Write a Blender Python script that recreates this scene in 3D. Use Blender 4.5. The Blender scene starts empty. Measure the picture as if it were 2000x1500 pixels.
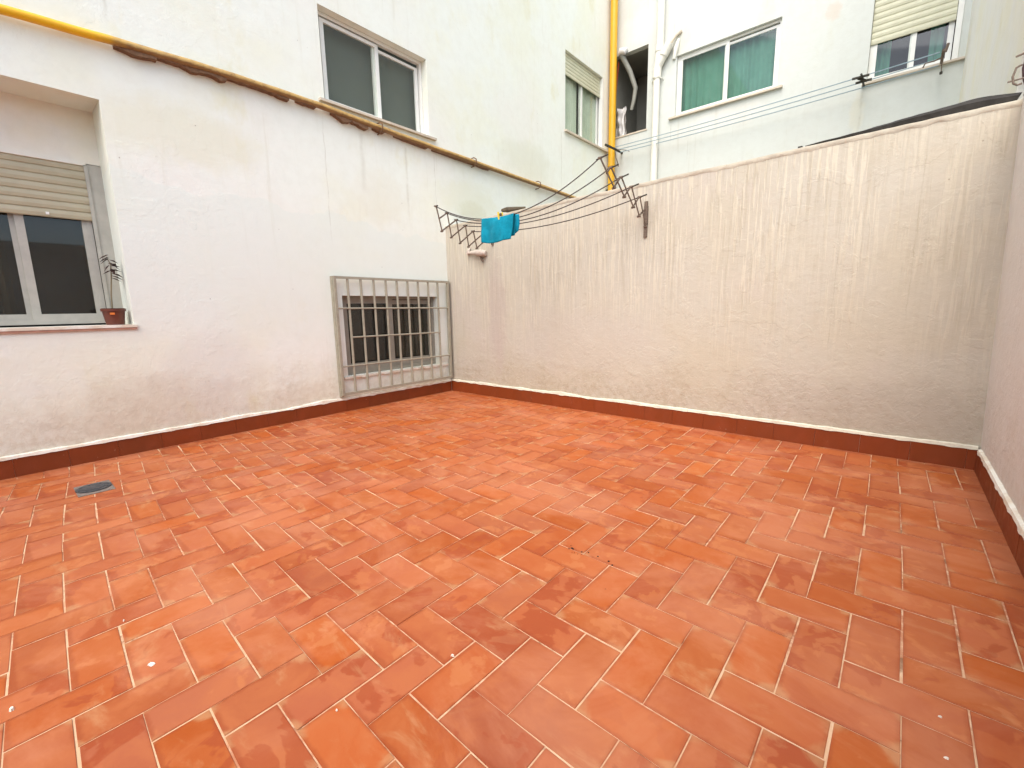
import bpy, bmesh, math, random
from mathutils import Vector, noise
random.seed(7)
C = bpy.context.scene.collection
PI = math.pi
# ---------------------------------------------------------------- camera
YAW, PIT, ROL = -0.707231, -0.166795, -0.018067
cam_d = bpy.data.cameras.new('camera'); cam = bpy.data.objects.new('camera', cam_d); C.objects.link(cam)
CAM = Vector((4.940, -4.399, 1.18))
fw = Vector((math.sin(YAW) * math.cos(PIT), math.cos(YAW) * math.cos(PIT), math.sin(PIT)))
rt = fw.cross(Vector((0, 0, 1))).normalized(); up = rt.cross(fw)
rt2 = rt * math.cos(ROL) + up * math.sin(ROL); up2 = up * math.cos(ROL) - rt * math.sin(ROL)
from mathutils import Matrix
m = Matrix((rt2, up2, -fw)).transposed().to_4x4(); m.translation = CAM
cam.matrix_world = m
cam_d.sensor_width = 36.0; cam_d.lens = 870.19 / 2000 * 36.0
cam_d.clip_start = 0.02; cam_d.clip_end = 500
bpy.context.scene.camera = cam
# ---------------------------------------------------------------- sky, sun, exposure
world = bpy.data.worlds.new('World'); bpy.context.scene.world = world; world.use_nodes = True
wn = world.node_tree; wn.nodes.clear()
sky = wn.nodes.new('ShaderNodeTexSky'); sky.sky_type = 'NISHITA'; sky.sun_disc = False
SUN_EL, SUN_AZ = math.radians(57), math.radians(165)      # azimuth measured from +Y towards +X
sky.sun_elevation = SUN_EL; sky.sun_rotation = SUN_AZ
sky.air_density = 1.0; sky.dust_density = 3.0; sky.ozone_density = 0.6
bg = wn.nodes.new('ShaderNodeBackground'); bg.inputs['Strength'].default_value = 0.15
wo = wn.nodes.new('ShaderNodeOutputWorld')
wn.links.new(sky.outputs[0], bg.inputs[0]); wn.links.new(bg.outputs[0], wo.inputs[0])
sd = bpy.data.lights.new('sun', 'SUN'); sun = bpy.data.objects.new('sun', sd); C.objects.link(sun)
sd.energy = 1.2; sd.angle = math.radians(75); sd.color = (1.0, 0.99, 0.97)
sdir = Vector((math.sin(SUN_AZ) * math.cos(SUN_EL), math.cos(SUN_AZ) * math.cos(SUN_EL), math.sin(SUN_EL)))
sun.rotation_euler = sdir.to_track_quat('Z', 'Y').to_euler()
vs = bpy.context.scene.view_settings
vs.view_transform = 'Standard'; vs.look = 'None'; vs.gamma = 1.0; vs.use_curve_mapping = False
vs.exposure = 1.26

# ---------------------------------------------------------------- material helpers
class NT:
    def __init__(s, name):
        s.m = bpy.data.materials.new(name); s.m.use_nodes = True; s.t = s.m.node_tree; s.t.nodes.clear()
        s.out = s.t.nodes.new('ShaderNodeOutputMaterial')
    def n(s, typ, ins=None, **kw):
        nd = s.t.nodes.new('ShaderNode' + typ)
        for k, v in kw.items(): setattr(nd, k, v)
        for k, v in (ins or {}).items(): s.set(nd.inputs[k], v)
        return nd
    def set(s, sock, v):
        if isinstance(v, bpy.types.NodeSocket): s.t.links.new(v, sock)
        elif isinstance(v, bpy.types.Node): s.t.links.new(v.outputs[0], sock)
        else:
            if sock.type == 'RGBA' and len(v) == 3: v = (*v, 1)
            sock.default_value = v
    def math(s, op, a, b=0.0, c=0.0, clamp=False):
        nd = s.n('Math', operation=op, use_clamp=clamp); s.set(nd.inputs[0], a); s.set(nd.inputs[1], b); s.set(nd.inputs[2], c); return nd.outputs[0]
    def mix(s, f, a, b, mode='MIX'):
        nd = s.t.nodes.new('ShaderNodeMix'); nd.data_type = 'RGBA'; nd.blend_type = mode
        s.set(nd.inputs[0], f); s.set(nd.inputs[6], a); s.set(nd.inputs[7], b); return nd.outputs[2]
    def ramp(s, f, a, b, lo=0.0, hi=1.0):
        nd = s.n('MapRange', clamp=True); nd.interpolation_type = 'SMOOTHSTEP'
        s.set(nd.inputs[0], f); nd.inputs[1].default_value = a; nd.inputs[2].default_value = b
        nd.inputs[3].default_value = lo; nd.inputs[4].default_value = hi; return nd.outputs[0]
    def noise(s, vec, scale, detail=4, rough=.55, dist=0.0, lac=2.0):
        nd = s.n('TexNoise'); s.set(nd.inputs['Vector'], vec); nd.inputs['Scale'].default_value = scale
        nd.inputs['Detail'].default_value = detail; nd.inputs['Roughness'].default_value = rough; nd.inputs['Distortion'].default_value = dist
        nd.inputs['Lacunarity'].default_value = lac
        return nd.outputs[0]
    def pos(s): return s.n('NewGeometry').outputs['Position']
    def map(s, vec, scale=(1, 1, 1), loc=(0, 0, 0)):
        nd = s.n('Mapping'); s.set(nd.inputs[0], vec); nd.inputs[3].default_value = scale; nd.inputs[1].default_value = loc; return nd.outputs[0]
    def sep(s, vec): return s.n('SeparateXYZ', {0: vec}).outputs
    def bsdf(s, col, rough=.7, bump=None, bstr=.3, bdist=.01, metal=0.0, spec=.5, **kw):
        p = s.n('BsdfPrincipled'); s.set(p.inputs['Base Color'], col); s.set(p.inputs['Roughness'], rough)
        p.inputs['Metallic'].default_value = metal; s.set(p.inputs['Specular IOR Level'], spec)
        for k, v in kw.items(): s.set(p.inputs[k], v)
        if bump is not None:
            b = s.n('Bump'); s.set(b.inputs['Height'], bump); b.inputs['Strength'].default_value = bstr; b.inputs['Distance'].default_value = bdist
            s.t.links.new(b.outputs[0], p.inputs['Normal'])
        s.t.links.new(p.outputs[0], s.out.inputs[0]); return p

def plaster(name, base, tint_a, tint_b, low_dirt=0.0, streak=0.0, relief=1.0, top=3.0, dark_stain=0.0, stains=(), seams=(), zone=None, ridges=.6):
    N = NT(name); P = N.pos(); x, y, z = N.sep(P)[:3]
    big = N.noise(P, .9, 4, .6)
    big2 = N.noise(N.map(P, loc=(7.3, 2.1, 4.4)), .6, 5, .6)
    col = N.mix(N.ramp(big, .42, .66), base, tint_a)
    col = N.mix(N.ramp(big2, .47, .7), col, tint_b)
    # small speckle of unevenly covering paint
    sp = N.noise(P, 9, 5, .65)
    col = N.mix(N.ramp(sp, .35, .75, 0, .13), col, (base[0] * .72, base[1] * .68, base[2] * .62))
    fine = N.noise(P, 38, 4, .6)
    lump = N.noise(N.map(P, scale=(1, 1, 1.3)), 15, 6, .65, .2)
    ridge = N.noise(N.map(P, scale=(1, 1, 5)), 5, 4, .6)
    h = N.math('ADD', N.math('MULTIPLY', lump, 1.0), N.math('MULTIPLY', fine, .35))
    h = N.math('ADD', h, N.math('MULTIPLY', ridge, ridges))
    # chipped and re-plastered patches: raised plateaus with a crisp edge
    pl = N.ramp(N.noise(N.map(P, loc=(3, 9, 1)), 2.6, 7, .62, .3), .535, .56)
    h = N.math('ADD', h, N.math('MULTIPLY', pl, .35))
    if streak:
        u = N.math('ADD', x, y)
        cv = N.n('CombineXYZ'); N.set(cv.inputs[0], N.math('MULTIPLY', u, 1.0)); N.set(cv.inputs[2], N.math('MULTIPLY', z, .05))
        wob = N.noise(P, 3.2, 2, .5)
        N.set(cv.inputs[1], N.math('MULTIPLY', wob, .014))
        s1 = N.noise(cv.outputs[0], 52, 2, .5); s2 = N.noise(cv.outputs[0], 34, 3, .6)
        s1 = N.ramp(s1, .52, .60); s2 = N.ramp(s2, .50, .64)
        fade = N.ramp(N.math('ADD', z, N.math('MULTIPLY', N.noise(N.map(P, scale=(1, 1, .25)), 2.2, 3), 1.5)), 1.25, top, 0.05, 1.0)
        reg = N.ramp(N.noise(N.map(P, scale=(1, 1, .35)), 1.1, 3), .34, .56, .25, 1)
        amt = N.math('MULTIPLY', N.math('MULTIPLY', fade, reg), streak)
        col = N.mix(N.math('MULTIPLY', s1, N.math('MULTIPLY', amt, .62)), col, (base[0] * 1.24, base[1] * 1.23, base[2] * 1.16))
        col = N.mix(N.math('MULTIPLY', s2, N.math('MULTIPLY', amt, .30)), col, (base[0] * .66, base[1] * .60, base[2] * .50))
        h = N.math('ADD', h, N.math('MULTIPLY', N.math('MULTIPLY', s1, amt), 1.1))
    # faint vertical run-off lines everywhere
    cv2 = N.n('CombineXYZ'); N.set(cv2.inputs[0], x); N.set(cv2.inputs[1], y); N.set(cv2.inputs[2], N.math('MULTIPLY', z, .06))
    run = N.ramp(N.noise(cv2.outputs[0], 11, 5, .7), .54, .72)
    runm = N.ramp(big2, .4, .6)
    col = N.mix(N.math('MULTIPLY', N.math('MULTIPLY', run, runm), .22), col, (base[0] * .66, base[1] * .60, base[2] * .46))
    if low_dirt:
        zz = N.math('ADD', z, N.math('MULTIPLY', N.math('SUBTRACT', N.noise(P, 2.3, 5, .65), .5), 1.0))
        d = N.ramp(zz, .05, .75, 1, 0)
        grit = N.ramp(N.noise(P, 16, 6, .7), .38, .62, .35, 1)
        col = N.mix(N.math('MULTIPLY', N.math('MULTIPLY', d, grit), low_dirt), col, (base[0] * .60, base[1] * .50, base[2] * .38))
        d2 = N.ramp(zz, .1, 1.1, 1, 0)
        h = N.math('ADD', h, N.math('MULTIPLY', N.math('MULTIPLY', d2, N.ramp(N.noise(P, 7, 7, .7), .45, .55)), .8))
    if dark_stain:
        st = N.ramp(N.noise(N.map(P, scale=(1, 1, .6), loc=(1.7, 5.2, 3.1)), 1.7, 5, .62), .58, .75)
        col = N.mix(N.math('MULTIPLY', st, dark_stain), col, (base[0] * .86, base[1] * .78, base[2] * .52))
    uu = N.math('ADD', x, y)
    if zone:     # a later coat of whiter paint with a wandering upper edge
        ze = N.math('ADD', z, N.math('MULTIPLY', N.math('SUBTRACT', N.noise(N.map(P, scale=(1, .8, 1)), 1.6, 6, .6), .5), .5))
        zz2 = N.math('ADD', ze, N.math('MULTIPLY', uu, zone[1]))
        za = N.math('MULTIPLY', N.ramp(zz2, zone[0], zone[0] + .03, 1, 0), N.ramp(zz2, .5, 1.2))
        col = N.mix(N.math('MULTIPLY', za, .55), col, zone[2]); h = N.math('ADD', h, N.math('MULTIPLY', za, .12))
    for (su, sz, ru, rz, sc_, am) in stains:
        a = N.math('POWER', N.math('DIVIDE', N.math('SUBTRACT', uu, su), ru), 2.0); b = N.math('POWER', N.math('DIVIDE', N.math('SUBTRACT', z, sz), rz), 2.0)
        # POWER of a negative base is safe here because the exponent is an even whole number
        r_ = N.math('ADD', N.math('ADD', a, b), N.math('MULTIPLY', N.math('SUBTRACT', N.noise(P, 4.5 / max(.3, (ru * rz) ** .5 * 2), 5, .62), .5), 1.6))
        col = N.mix(N.math('MULTIPLY', N.ramp(r_, .1, 1.0, 1, 0), am), col, sc_)
    for (su, z0_, z1_, w_, am) in seams:
        d_ = N.math('ABSOLUTE', N.math('SUBTRACT', N.math('ADD', uu, N.math('MULTIPLY', N.math('SUBTRACT', N.noise(P, 5, 4, .6), .5), .05)), su))
        ln = N.math('MULTIPLY', N.ramp(d_, 0, w_, 1, 0), N.math('MULTIPLY', N.ramp(z, z0_, z0_ + .3), N.ramp(z, z1_ - .04, z1_, 1, 0)))
        ln = N.math('MULTIPLY', ln, N.ramp(N.noise(P, 6, 4), .35, .6, .2, 1))
        col = N.mix(N.math('MULTIPLY', ln, am), col, (base[0] * .55, base[1] * .5, base[2] * .42))
    # tiny dark specks (nail holes, flakes)
    vo = N.n('TexVoronoi', {'Vector': P, 'Scale': 7.0}); 
    spk = N.math('LESS_THAN', N.math('ADD', vo.outputs['Distance'], N.math('MULTIPLY', N.noise(P, 60, 2), .06)), .062)
    spr = N.math('GREATER_THAN', N.sep(vo.outputs['Color'])[0], .90)
    col = N.mix(N.math('MULTIPLY', N.math('MULTIPLY', spk, spr), .55), col, (.2, .16, .12))
    N.bsdf(col, .82, h, .42 * relief, .012, spec=.25)
    return N.m

def simple(name, col, rough=.6, metal=0.0, spec=.5, var=.12, scale=20, bump=.1):
    N = NT(name); P = N.n('TexCoord').outputs['Object']
    n = N.noise(P, scale, 4, .6)
    c = N.mix(N.ramp(n, .3, .75, 0, var * 3), col, tuple(v * .6 for v in col))
    n2 = N.noise(P, scale * 4, 3, .6)
    N.bsdf(c, N.ramp(n, .3, .7, max(.02, rough - .08), min(1, rough + .08)), n2, bump, .002, metal=metal, spec=spec)
    return N.m

def glass_mat(name, tint, rough=.03, trans=.75, refl=1.0, dirt=.1):
    N = NT(name); P = N.pos()
    tr = N.n('BsdfTransparent'); N.set(tr.inputs[0], tint)
    gl = N.n('BsdfGlossy'); gl.inputs['Roughness'].default_value = rough; N.set(gl.inputs[0], (refl, refl, refl))
    wv = N.n('Bump', {'Height': N.noise(P, 1.3, 2), 'Strength': .06, 'Distance': .01}); N.t.links.new(wv.outputs[0], gl.inputs['Normal'])
    df = N.n('BsdfDiffuse'); N.set(df.inputs[0], (.42, .43, .38))
    gm = N.n('NewGeometry'); dt = N.n('VectorMath', {0: gm.outputs['Normal'], 1: gm.outputs['Incoming']}, operation='DOT_PRODUCT')
    fr_ = N.math('ADD', .045, N.math('MULTIPLY', .95, N.math('POWER', N.math('SUBTRACT', 1.0, N.math('ABSOLUTE', dt.outputs['Value'])), 5.0)))
    fr_ = N.math('MULTIPLY', fr_, N.math('SUBTRACT', 1.0, gm.outputs['Backfacing']))
    m1 = N.n('MixShader'); N.set(m1.inputs[0], fr_); N.t.links.new(tr.outputs[0], m1.inputs[1]); N.t.links.new(gl.outputs[0], m1.inputs[2])
    m2 = N.n('MixShader'); N.set(m2.inputs[0], N.ramp(N.noise(P, 2.5, 4), .3, .8, dirt * .5, dirt)); N.t.links.new(m1.outputs[0], m2.inputs[1]); N.t.links.new(df.outputs[0], m2.inputs[2])
    N.t.links.new(m2.outputs[0], N.out.inputs[0]); return N.m

def tile_mat():
    N = NT('terracotta_tile'); P = N.pos()
    tone = N.n('Attribute', attribute_name='tone').outputs['Vector']; tr, tg, tb = N.sep(tone)[:3]
    uv = N.n('UVMap', uv_map='UVMap').outputs[0]; ux, uy = N.sep(uv)[:2]
    off = N.n('VectorMath', {0: tone}, operation='SCALE'); off.inputs[3].default_value = 23.0
    PT = N.n('VectorMath', {0: P, 1: off.outputs[0]}, operation='ADD').outputs[0]
    base = N.mix(tr, (0.324, 0.070, 0.017), (0.367, 0.086, 0.021))
    base = N.mix(N.math('MULTIPLY', N.ramp(tg, .62, 1), .55), base, (0.404, 0.123, 0.039))
    base = N.mix(N.math('MULTIPLY', N.ramp(tb, .62, 1), .5), base, (0.268, 0.050, 0.014))
    hs = N.n('HueSaturation'); N.set(hs.inputs['Color'], base); N.set(hs.inputs['Value'], N.ramp(N.math('FRACT', N.math('MULTIPLY', N.math('ADD', tr, tb), 7.31)), 0, 1, .88, 1.10)); N.set(hs.inputs['Saturation'], N.ramp(N.math('FRACT', N.math('MULTIPLY', N.math('ADD', tg, tb), 5.77)), 0, 1, .93, 1.05)); base = hs.outputs[0]
    # slow drift of the whole floor (sun bleaching / wear)
    base = N.mix(N.ramp(N.noise(P, .55, 3), .38, .62, 0, .45), base, (0.390, 0.102, 0.025))
    # soft cloudiness inside each tile
    cl = N.noise(PT, 7, 5, .6, .6)
    base = N.mix(N.ramp(cl, .35, .7, 0, .5), base, (0.428, 0.134, 0.043))
    # old wax / damp residue with crisp wandering edges, different on every tile
    w1 = N.noise(PT, 6.0, 4, .55, .5)
    on = N.ramp(tb, .35, .75)
    p1 = N.ramp(w1, .53, .565)
    base = N.mix(N.math('MULTIPLY', N.math('MULTIPLY', p1, on), .68), base, (0.282, 0.047, 0.010))
    w2 = N.noise(N.map(PT, loc=(4, 4, 1), scale=(1, 1, 1)), 9, 4, .6, .4)
    on2 = N.ramp(tg, .3, .7)
    p2 = N.ramp(w2, .55, .62)
    base = N.mix(N.math('MULTIPLY', N.math('MULTIPLY', p2, on2), .6), base, (0.452, 0.154, 0.051))
    # dark thin rim along tile edges + cement bloom near some corners
    ex = N.math('MINIMUM', ux, N.math('SUBTRACT', 1.0, ux)); ey = N.math('MINIMUM', uy, N.math('SUBTRACT', 1.0, uy))
    exm = N.math('MULTIPLY', ex, 2.0)
    ed = N.math('MINIMUM', exm, ey)
    rim = N.ramp(N.math('ADD', ed, N.math('MULTIPLY', N.math('SUBTRACT', N.noise(PT, 30, 3), .5), .14)), .0, .10, 1, 0)
    base = N.mix(N.math('MULTIPLY', rim, .5), base, (0.245, 0.043, 0.009))
    cor = N.math('ADD', exm, ey)
    bl = N.ramp(N.math('ADD', cor, N.math('MULTIPLY', N.math('SUBTRACT', N.noise(PT, 9, 4, .6, .8), .5), 1.4)), .0, .34, 1, 0)
    base = N.mix(N.math('MULTIPLY', N.math('MULTIPLY', bl, N.ramp(tr, .35, .8)), .55), base, (0.440, 0.241, 0.108))
    # whitish smears over a few spots
    sm = N.ramp(N.noise(N.map(P, scale=(1, 2.2, 1)), 3.1, 6, .66, .5), .56, .74)
    base = N.mix(N.math('MULTIPLY', sm, .5), base, (0.477, 0.258, 0.119))
    xyz = N.sep(P)
    dust = N.ramp(N.noise(N.map(P, scale=(1, 1.4, 1), loc=(2, 5, 0)), 1.3, 6, .68, .6), .46, .66)
    base = N.mix(N.math('MULTIPLY', dust, .20), base, (0.636, 0.300, 0.170))
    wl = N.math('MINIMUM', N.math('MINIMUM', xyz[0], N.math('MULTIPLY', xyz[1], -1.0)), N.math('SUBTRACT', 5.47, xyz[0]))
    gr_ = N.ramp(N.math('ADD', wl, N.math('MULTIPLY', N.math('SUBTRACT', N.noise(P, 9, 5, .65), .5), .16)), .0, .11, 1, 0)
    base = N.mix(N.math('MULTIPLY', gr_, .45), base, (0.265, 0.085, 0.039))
    # specks of lime and dirt
    vo = N.n('TexVoronoi', {'Vector': P, 'Scale': 9.0}); rnd = N.sep(vo.outputs['Color'])
    spk = N.math('LESS_THAN', N.math('ADD', vo.outputs['Distance'], N.math('MULTIPLY', N.noise(P, 150, 2), .05)), .055)
    base = N.mix(N.math('MULTIPLY', spk, N.math('MULTIPLY', N.math('GREATER_THAN', rnd[0], .86), .8)), base, (0.519, 0.354, 0.185))
    base = N.mix(N.math('MULTIPLY', spk, N.math('MULTIPLY', N.math('LESS_THAN', rnd[0], .06), .7)), base, (0.092, 0.023, 0.007))
    h = N.math('ADD', N.noise(PT, 60, 4, .6), N.math('MULTIPLY', N.noise(PT, 9, 3, .5), 1.2))
    rough = N.math('ADD', N.ramp(cl, .3, .7, .50, .62), N.math('MULTIPLY', p1, -.07))
    N.bsdf(base, rough, h, .22, .0022, spec=.28)
    return N.m

def skirt_mat():
    N = NT('glazed_skirting'); P = N.pos(); tone = N.n('Attribute', attribute_name='tone').outputs['Vector']; t = N.sep(tone)
    c = N.mix(t[0], (.185, .036, .006), (.205, .037, .006))
    c = N.mix(N.ramp(t[1], .5, 1, 0, .5), c, (.15, .034, .008))
    c = N.mix(N.ramp(N.noise(P, 6, 4), .45, .7, 0, .3), c, (.26, .05, .013))
    # splashes of wall paint
    c = N.mix(N.math('MULTIPLY', N.ramp(N.noise(P, 28, 5, .7), .67, .73), .6), c, (.6, .42, .30))
    N.bsdf(c, N.ramp(N.noise(P, 14, 3), .3, .7, .42, .58), N.noise(P, 30, 3), .08, .002, spec=.4)
    return N.m

def grout_mat():
    N = NT('grout'); P = N.pos()
    c = N.mix(N.ramp(N.noise(P, 2.2, 4, .6), .42, .6), (.58, .37, .22), (.44, .19, .10))
    c = N.mix(N.ramp(N.noise(P, 22, 5, .7), .45, .65, 0, .8), c, (.64, .45, .29))
    c = N.mix(N.ramp(N.noise(P, 5, 5, .7), .56, .66, 0, .8), c, (.20, .09, .045))
    N.bsdf(c, .9, N.noise(P, 90, 4, .7), .5, .003, spec=.2); return N.m

M = {}
M['plaster_left'] = plaster('plaster_left', (.79, .82, .735), (.78, .795, .66), (.79, .79, .71), low_dirt=.55, relief=.42, dark_stain=.45, zone=(2.12, .06, (.715, .77, .69)), ridges=.3,
    stains=[(-3.0, 2.75, .75, .33, (.70, .68, .50), .5), (-1.0, 2.55, .5, .4, (.70, .67, .52), .3), (.55, 2.62, .35, .17, (.58, .56, .38), .6), (.45, 2.75, .7, .35, (.72, .72, .56), .6), (1.9, 3.6, .9, .4, (.66, .66, .52), .5),
            (-3.45, .30, .9, .42, (.56, .48, .37), .45), (-2.2, .25, .5, .2, (.60, .54, .42), .4), (-3.0, .62, .5, .5, (.62, .60, .54), .35)],
    seams=[(-1.71, 1.9, 3.30, .010, .35), (-.15, 2.25, 3.28, .008, .5), (-1.25, 2.5, 3.25, .05, .25), (-.62, 2.3, 3.25, .03, .3), (-3.44, 3.4, 4.4, .02, .45), (2.9, 3.3, 4.36, .012, .5)])
M['plaster_wall'] = plaster('plaster_wall', (.485, .450, .365), (.48, .435, .335), (.50, .445, .385), low_dirt=.45, streak=1.0, relief=.75, top=2.6, ridges=.1,
    stains=[(.95, 1.1, .20, .9, (.42, .345, .30), .5), (2.2, .8, 1.2, .5, (.47, .425, .37), .35), (4.9, .35, .9, .3, (.40, .36, .29), .5), (1.35, 2.1, .5, .2, (.50, .47, .38), .4)],
    seams=[(3.95, 1.0, 2.3, .006, .3), (3.2, .8, 2.2, .005, .25), (4.55, .7, 2.2, .005, .3), (5.0, .9, 2.3, .006, .3), (.07, .3, 2.3, .012, .4)])
M['plaster_right'] = plaster('plaster_right', (.70, .69, .635), (.70, .68, .60), (.71, .685, .64), low_dirt=.3, relief=.8)
M['plaster_rear'] = plaster('plaster_rear', (.61, .64, .595), (.605, .635, .585), (.61, .62, .57), relief=.35, dark_stain=.2, ridges=.2,
    stains=[(3.78 + 4.761, 5.62, .13, .16, (.62, .52, .42), .5), (4.2 + 4.761, 4.05, .12, .35, (.66, .64, .52), .6), (.6 + 4.761, 6.6, .5, .4, (.74, .75, .68), .4), (2.2 + 4.761, 4.5, 1.0, .2, (.76, .72, .66), .4)],
    seams=[(1.28 + 4.761, 4.2, 4.72, .012, .5), (1.62 + 4.761, 3.8, 4.72, .010, .3), (4.24 + 4.761, 3.7, 4.4, .03, .35)])
M['plaster_side'] = plaster('plaster_side', (.80, .79, .72), (.80, .77, .62), (.80, .78, .73), relief=.5, dark_stain=.5)
def coping():
    N = NT('coping_render'); P = N.pos()
    c = N.mix(N.ramp(N.noise(P, 7, 5, .65), .4, .65), (.66, .63, .50), (.56, .52, .41))
    c = N.mix(N.ramp(N.noise(P, 25, 5, .7), .60, .72, 0, .6), c, (.40, .30, .20))
    N.bsdf(c, .85, N.noise(P, 18, 5, .65), .6, .01, spec=.2); return N.m
M['coping'] = coping()
def caulk():
    N = NT('bead_of_white_mortar'); P = N.pos()
    c = N.mix(N.ramp(N.noise(P, 6, 5, .65), .42, .62), (.78, .76, .66), (.66, .58, .45))
    N.bsdf(c, .8, N.noise(P, 25, 4, .65), .5, .006, spec=.25); return N.m
M['bead'] = caulk()
M['tile'] = tile_mat(); M['skirt'] = skirt_mat(); M['grout'] = grout_mat()
M['white_frame'] = simple('white_lacquered_aluminium', (.80, .80, .74), .4, var=.05, scale=8)
M['grey_frame'] = simple('aged_aluminium', (.45, .43, .36), .5, var=.12, scale=10)
M['old_frame'] = simple('dusty_aluminium', (.28, .265, .215), .55, var=.12, scale=10)
M['slat'] = simple('cream_shutter_slat', (.62, .61, .44), .5, var=.08, scale=7)
M['slat_dull'] = simple('dull_shutter_slat', (.45, .40, .265), .5, var=.08, scale=7)
M['grille'] = simple('cream_painted_steel', (.33, .305, .225), .5, var=.15, scale=18)
M['rust'] = simple('rusted_steel', (.16, .115, .08), .75, var=.3, scale=60, bump=.4)
M['rod'] = simple('dark_rusty_rod', (.045, .040, .028), .7, var=.3, scale=60, bump=.3)
M['wire'] = simple('plastic_coated_wire', (.045, .035, .030), .5, var=.2, scale=30)
M['cord'] = simple('blue_grey_cord', (.30, .40, .44), .6, var=.1)
M['cord_green'] = simple('pale_green_wire', (.42, .55, .45), .6, var=.1)
M['sill'] = simple('stone_sill', (.62, .54, .42), .6, var=.15, scale=9)
M['sill_red'] = simple('clay_sill', (.55, .32, .22), .7, var=.2, scale=12)
M['pvc'] = simple('painted_drainpipe', (.80, .79, .70), .5, var=.07, scale=6)
M['yellow'] = simple('yellow_gas_paint', (.74, .40, .012), .38, var=.06, scale=5)
M['red_hose'] = simple('red_hose', (.35, .06, .02), .5)
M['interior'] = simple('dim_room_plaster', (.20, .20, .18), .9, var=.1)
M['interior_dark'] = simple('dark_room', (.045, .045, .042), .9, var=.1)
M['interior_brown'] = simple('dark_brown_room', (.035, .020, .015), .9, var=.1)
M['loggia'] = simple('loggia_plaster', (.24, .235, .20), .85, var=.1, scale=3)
M['duct'] = simple('grey_duct_foil', (.32, .32, .27), .5, var=.15)
M['plastic'] = simple('crumpled_plastic_sheet', (.50, .48, .45), .25, var=.1, scale=12, bump=.6)
M['plastic_white'] = simple('white_plastic_fold', (.82, .82, .80), .3)
M['felt'] = simple('bitumen_sheet', (.025, .021, .016), .9, var=.3, scale=14, bump=.6)
M['wood'] = simple('weathered_wood', (.10, .075, .045), .85, var=.3, scale=30, bump=.6)
M['maroon'] = simple('maroon_wrapped_pipe', (.10, .035, .034), .7, var=.35, scale=14, bump=.8)
M['curtain_teal'] = simple('teal_curtain', (.085, .25, .19), .9, var=.1, scale=6)
M['curtain_pale'] = simple('pale_curtain', (.55, .60, .48), .9, var=.1, scale=6)
M['curtain_brown'] = simple('brown_curtain', (.060, .042, .022), .9, var=.1, scale=6)
M['panel_blue'] = simple('blue_panel', (.03, .055, .12), .6)
M['frost'] = simple('frosted_inner_blind', (.098, .112, .092), .8, var=.03, scale=2)
M['glass'] = glass_mat('window_glass', (.95, .97, .95), dirt=.03)
M['glass_dark'] = glass_mat('window_glass_dusty', (.72, .74, .68), dirt=.035)
M['pot'] = simple('brown_plastic_pot', (.12, .028, .014), .5, var=.1)
M['soil'] = simple('soil', (.05, .03, .02), .95)
M['stem'] = simple('dry_stem', (.20, .16, .09), .8)
M['leaf'] = simple('withered_leaf', (.060, .028, .020), .8, var=.3)
M['tag'] = simple('orange_tag', (.75, .20, .03), .5)
M['peg'] = simple('yellow_peg', (.80, .60, .05), .4)
M['iron'] = simple('grey_cast_iron', (.060, .065, .072), .5, metal=.3, var=.2, scale=40)
M['lead'] = simple('dull_drain_frame', (.19, .155, .13), .7, var=.3, scale=40, bump=.3)
M['cement'] = simple('smeared_cement', (.46, .26, .18), .9, var=.25, scale=15, bump=.5)
M['chip'] = simple('plaster_chip', (.85, .80, .70), .9)
M['stub'] = simple('painted_stub', (.56, .48, .40), .7, var=.15, scale=15, bump=.5)
M['crumb'] = simple('dark_crumb', (.03, .012, .008), .9)
M['ground'] = simple('bare_ground', (.25, .20, .15), .95, scale=2)
def pipe_mat():
    N = NT('gas_pipe_paint'); P = N.pos(); y = N.sep(P)[1]
    f = N.ramp(N.math('ADD', y, N.math('MULTIPLY', N.noise(P, 9, 4), .25)), -3.42, -3.18)
    n = N.noise(P, 14, 5, .65)
    old = N.mix(N.ramp(n, .38, .68), (.50, .32, .10), (.36, .21, .065))
    old = N.mix(N.ramp(N.noise(P, 30, 5, .7), .60, .70, 0, .8), old, (.15, .07, .028))
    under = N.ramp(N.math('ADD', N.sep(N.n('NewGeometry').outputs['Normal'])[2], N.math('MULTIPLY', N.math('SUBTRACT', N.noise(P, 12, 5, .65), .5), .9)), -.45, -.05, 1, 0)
    old = N.mix(N.math('MULTIPLY', under, .7), old, (.16, .075, .03))      # darker brown on the underside, its edge broken up by noise
    c = N.mix(f, (.80, .44, .012), old)
    N.bsdf(c, .42, n, .25, .004, spec=.4); return N.m
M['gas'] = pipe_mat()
M['brownmortar'] = simple('brown_stained_mortar', (.20, .105, .050), .85, var=.3, scale=25, bump=.6)
def towel_mat():
    N = NT('turquoise_towel'); P = N.n('TexCoord').outputs['Object']
    c = N.mix(N.ramp(N.noise(P, 12, 4), .4, .65), (.003, .195, .275), (.006, .245, .345))
    h = N.math('ADD', N.noise(P, 260, 2), N.math('MULTIPLY', N.noise(P, 14, 3), 1.5))
    N.bsdf(c, .95, h, .6, .004, spec=.1, **{'Sheen Weight': .05}); return N.m
M['towel'] = towel_mat()

# ---------------------------------------------------------------- geometry helpers
ROOT = {}
def tag(o, label=None, cat=None, group=None, kind=None):
    if label: o['label'] = label
    if cat: o['category'] = cat
    if group: o['group'] = group
    if kind: o['kind'] = kind
    return o
def empty(name, loc, label, cat, group=None):
    o = bpy.data.objects.new(name, None); C.objects.link(o); o.location = loc; o.empty_display_size = .1
    ROOT[o] = Vector(loc); return tag(o, label, cat, group)

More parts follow.
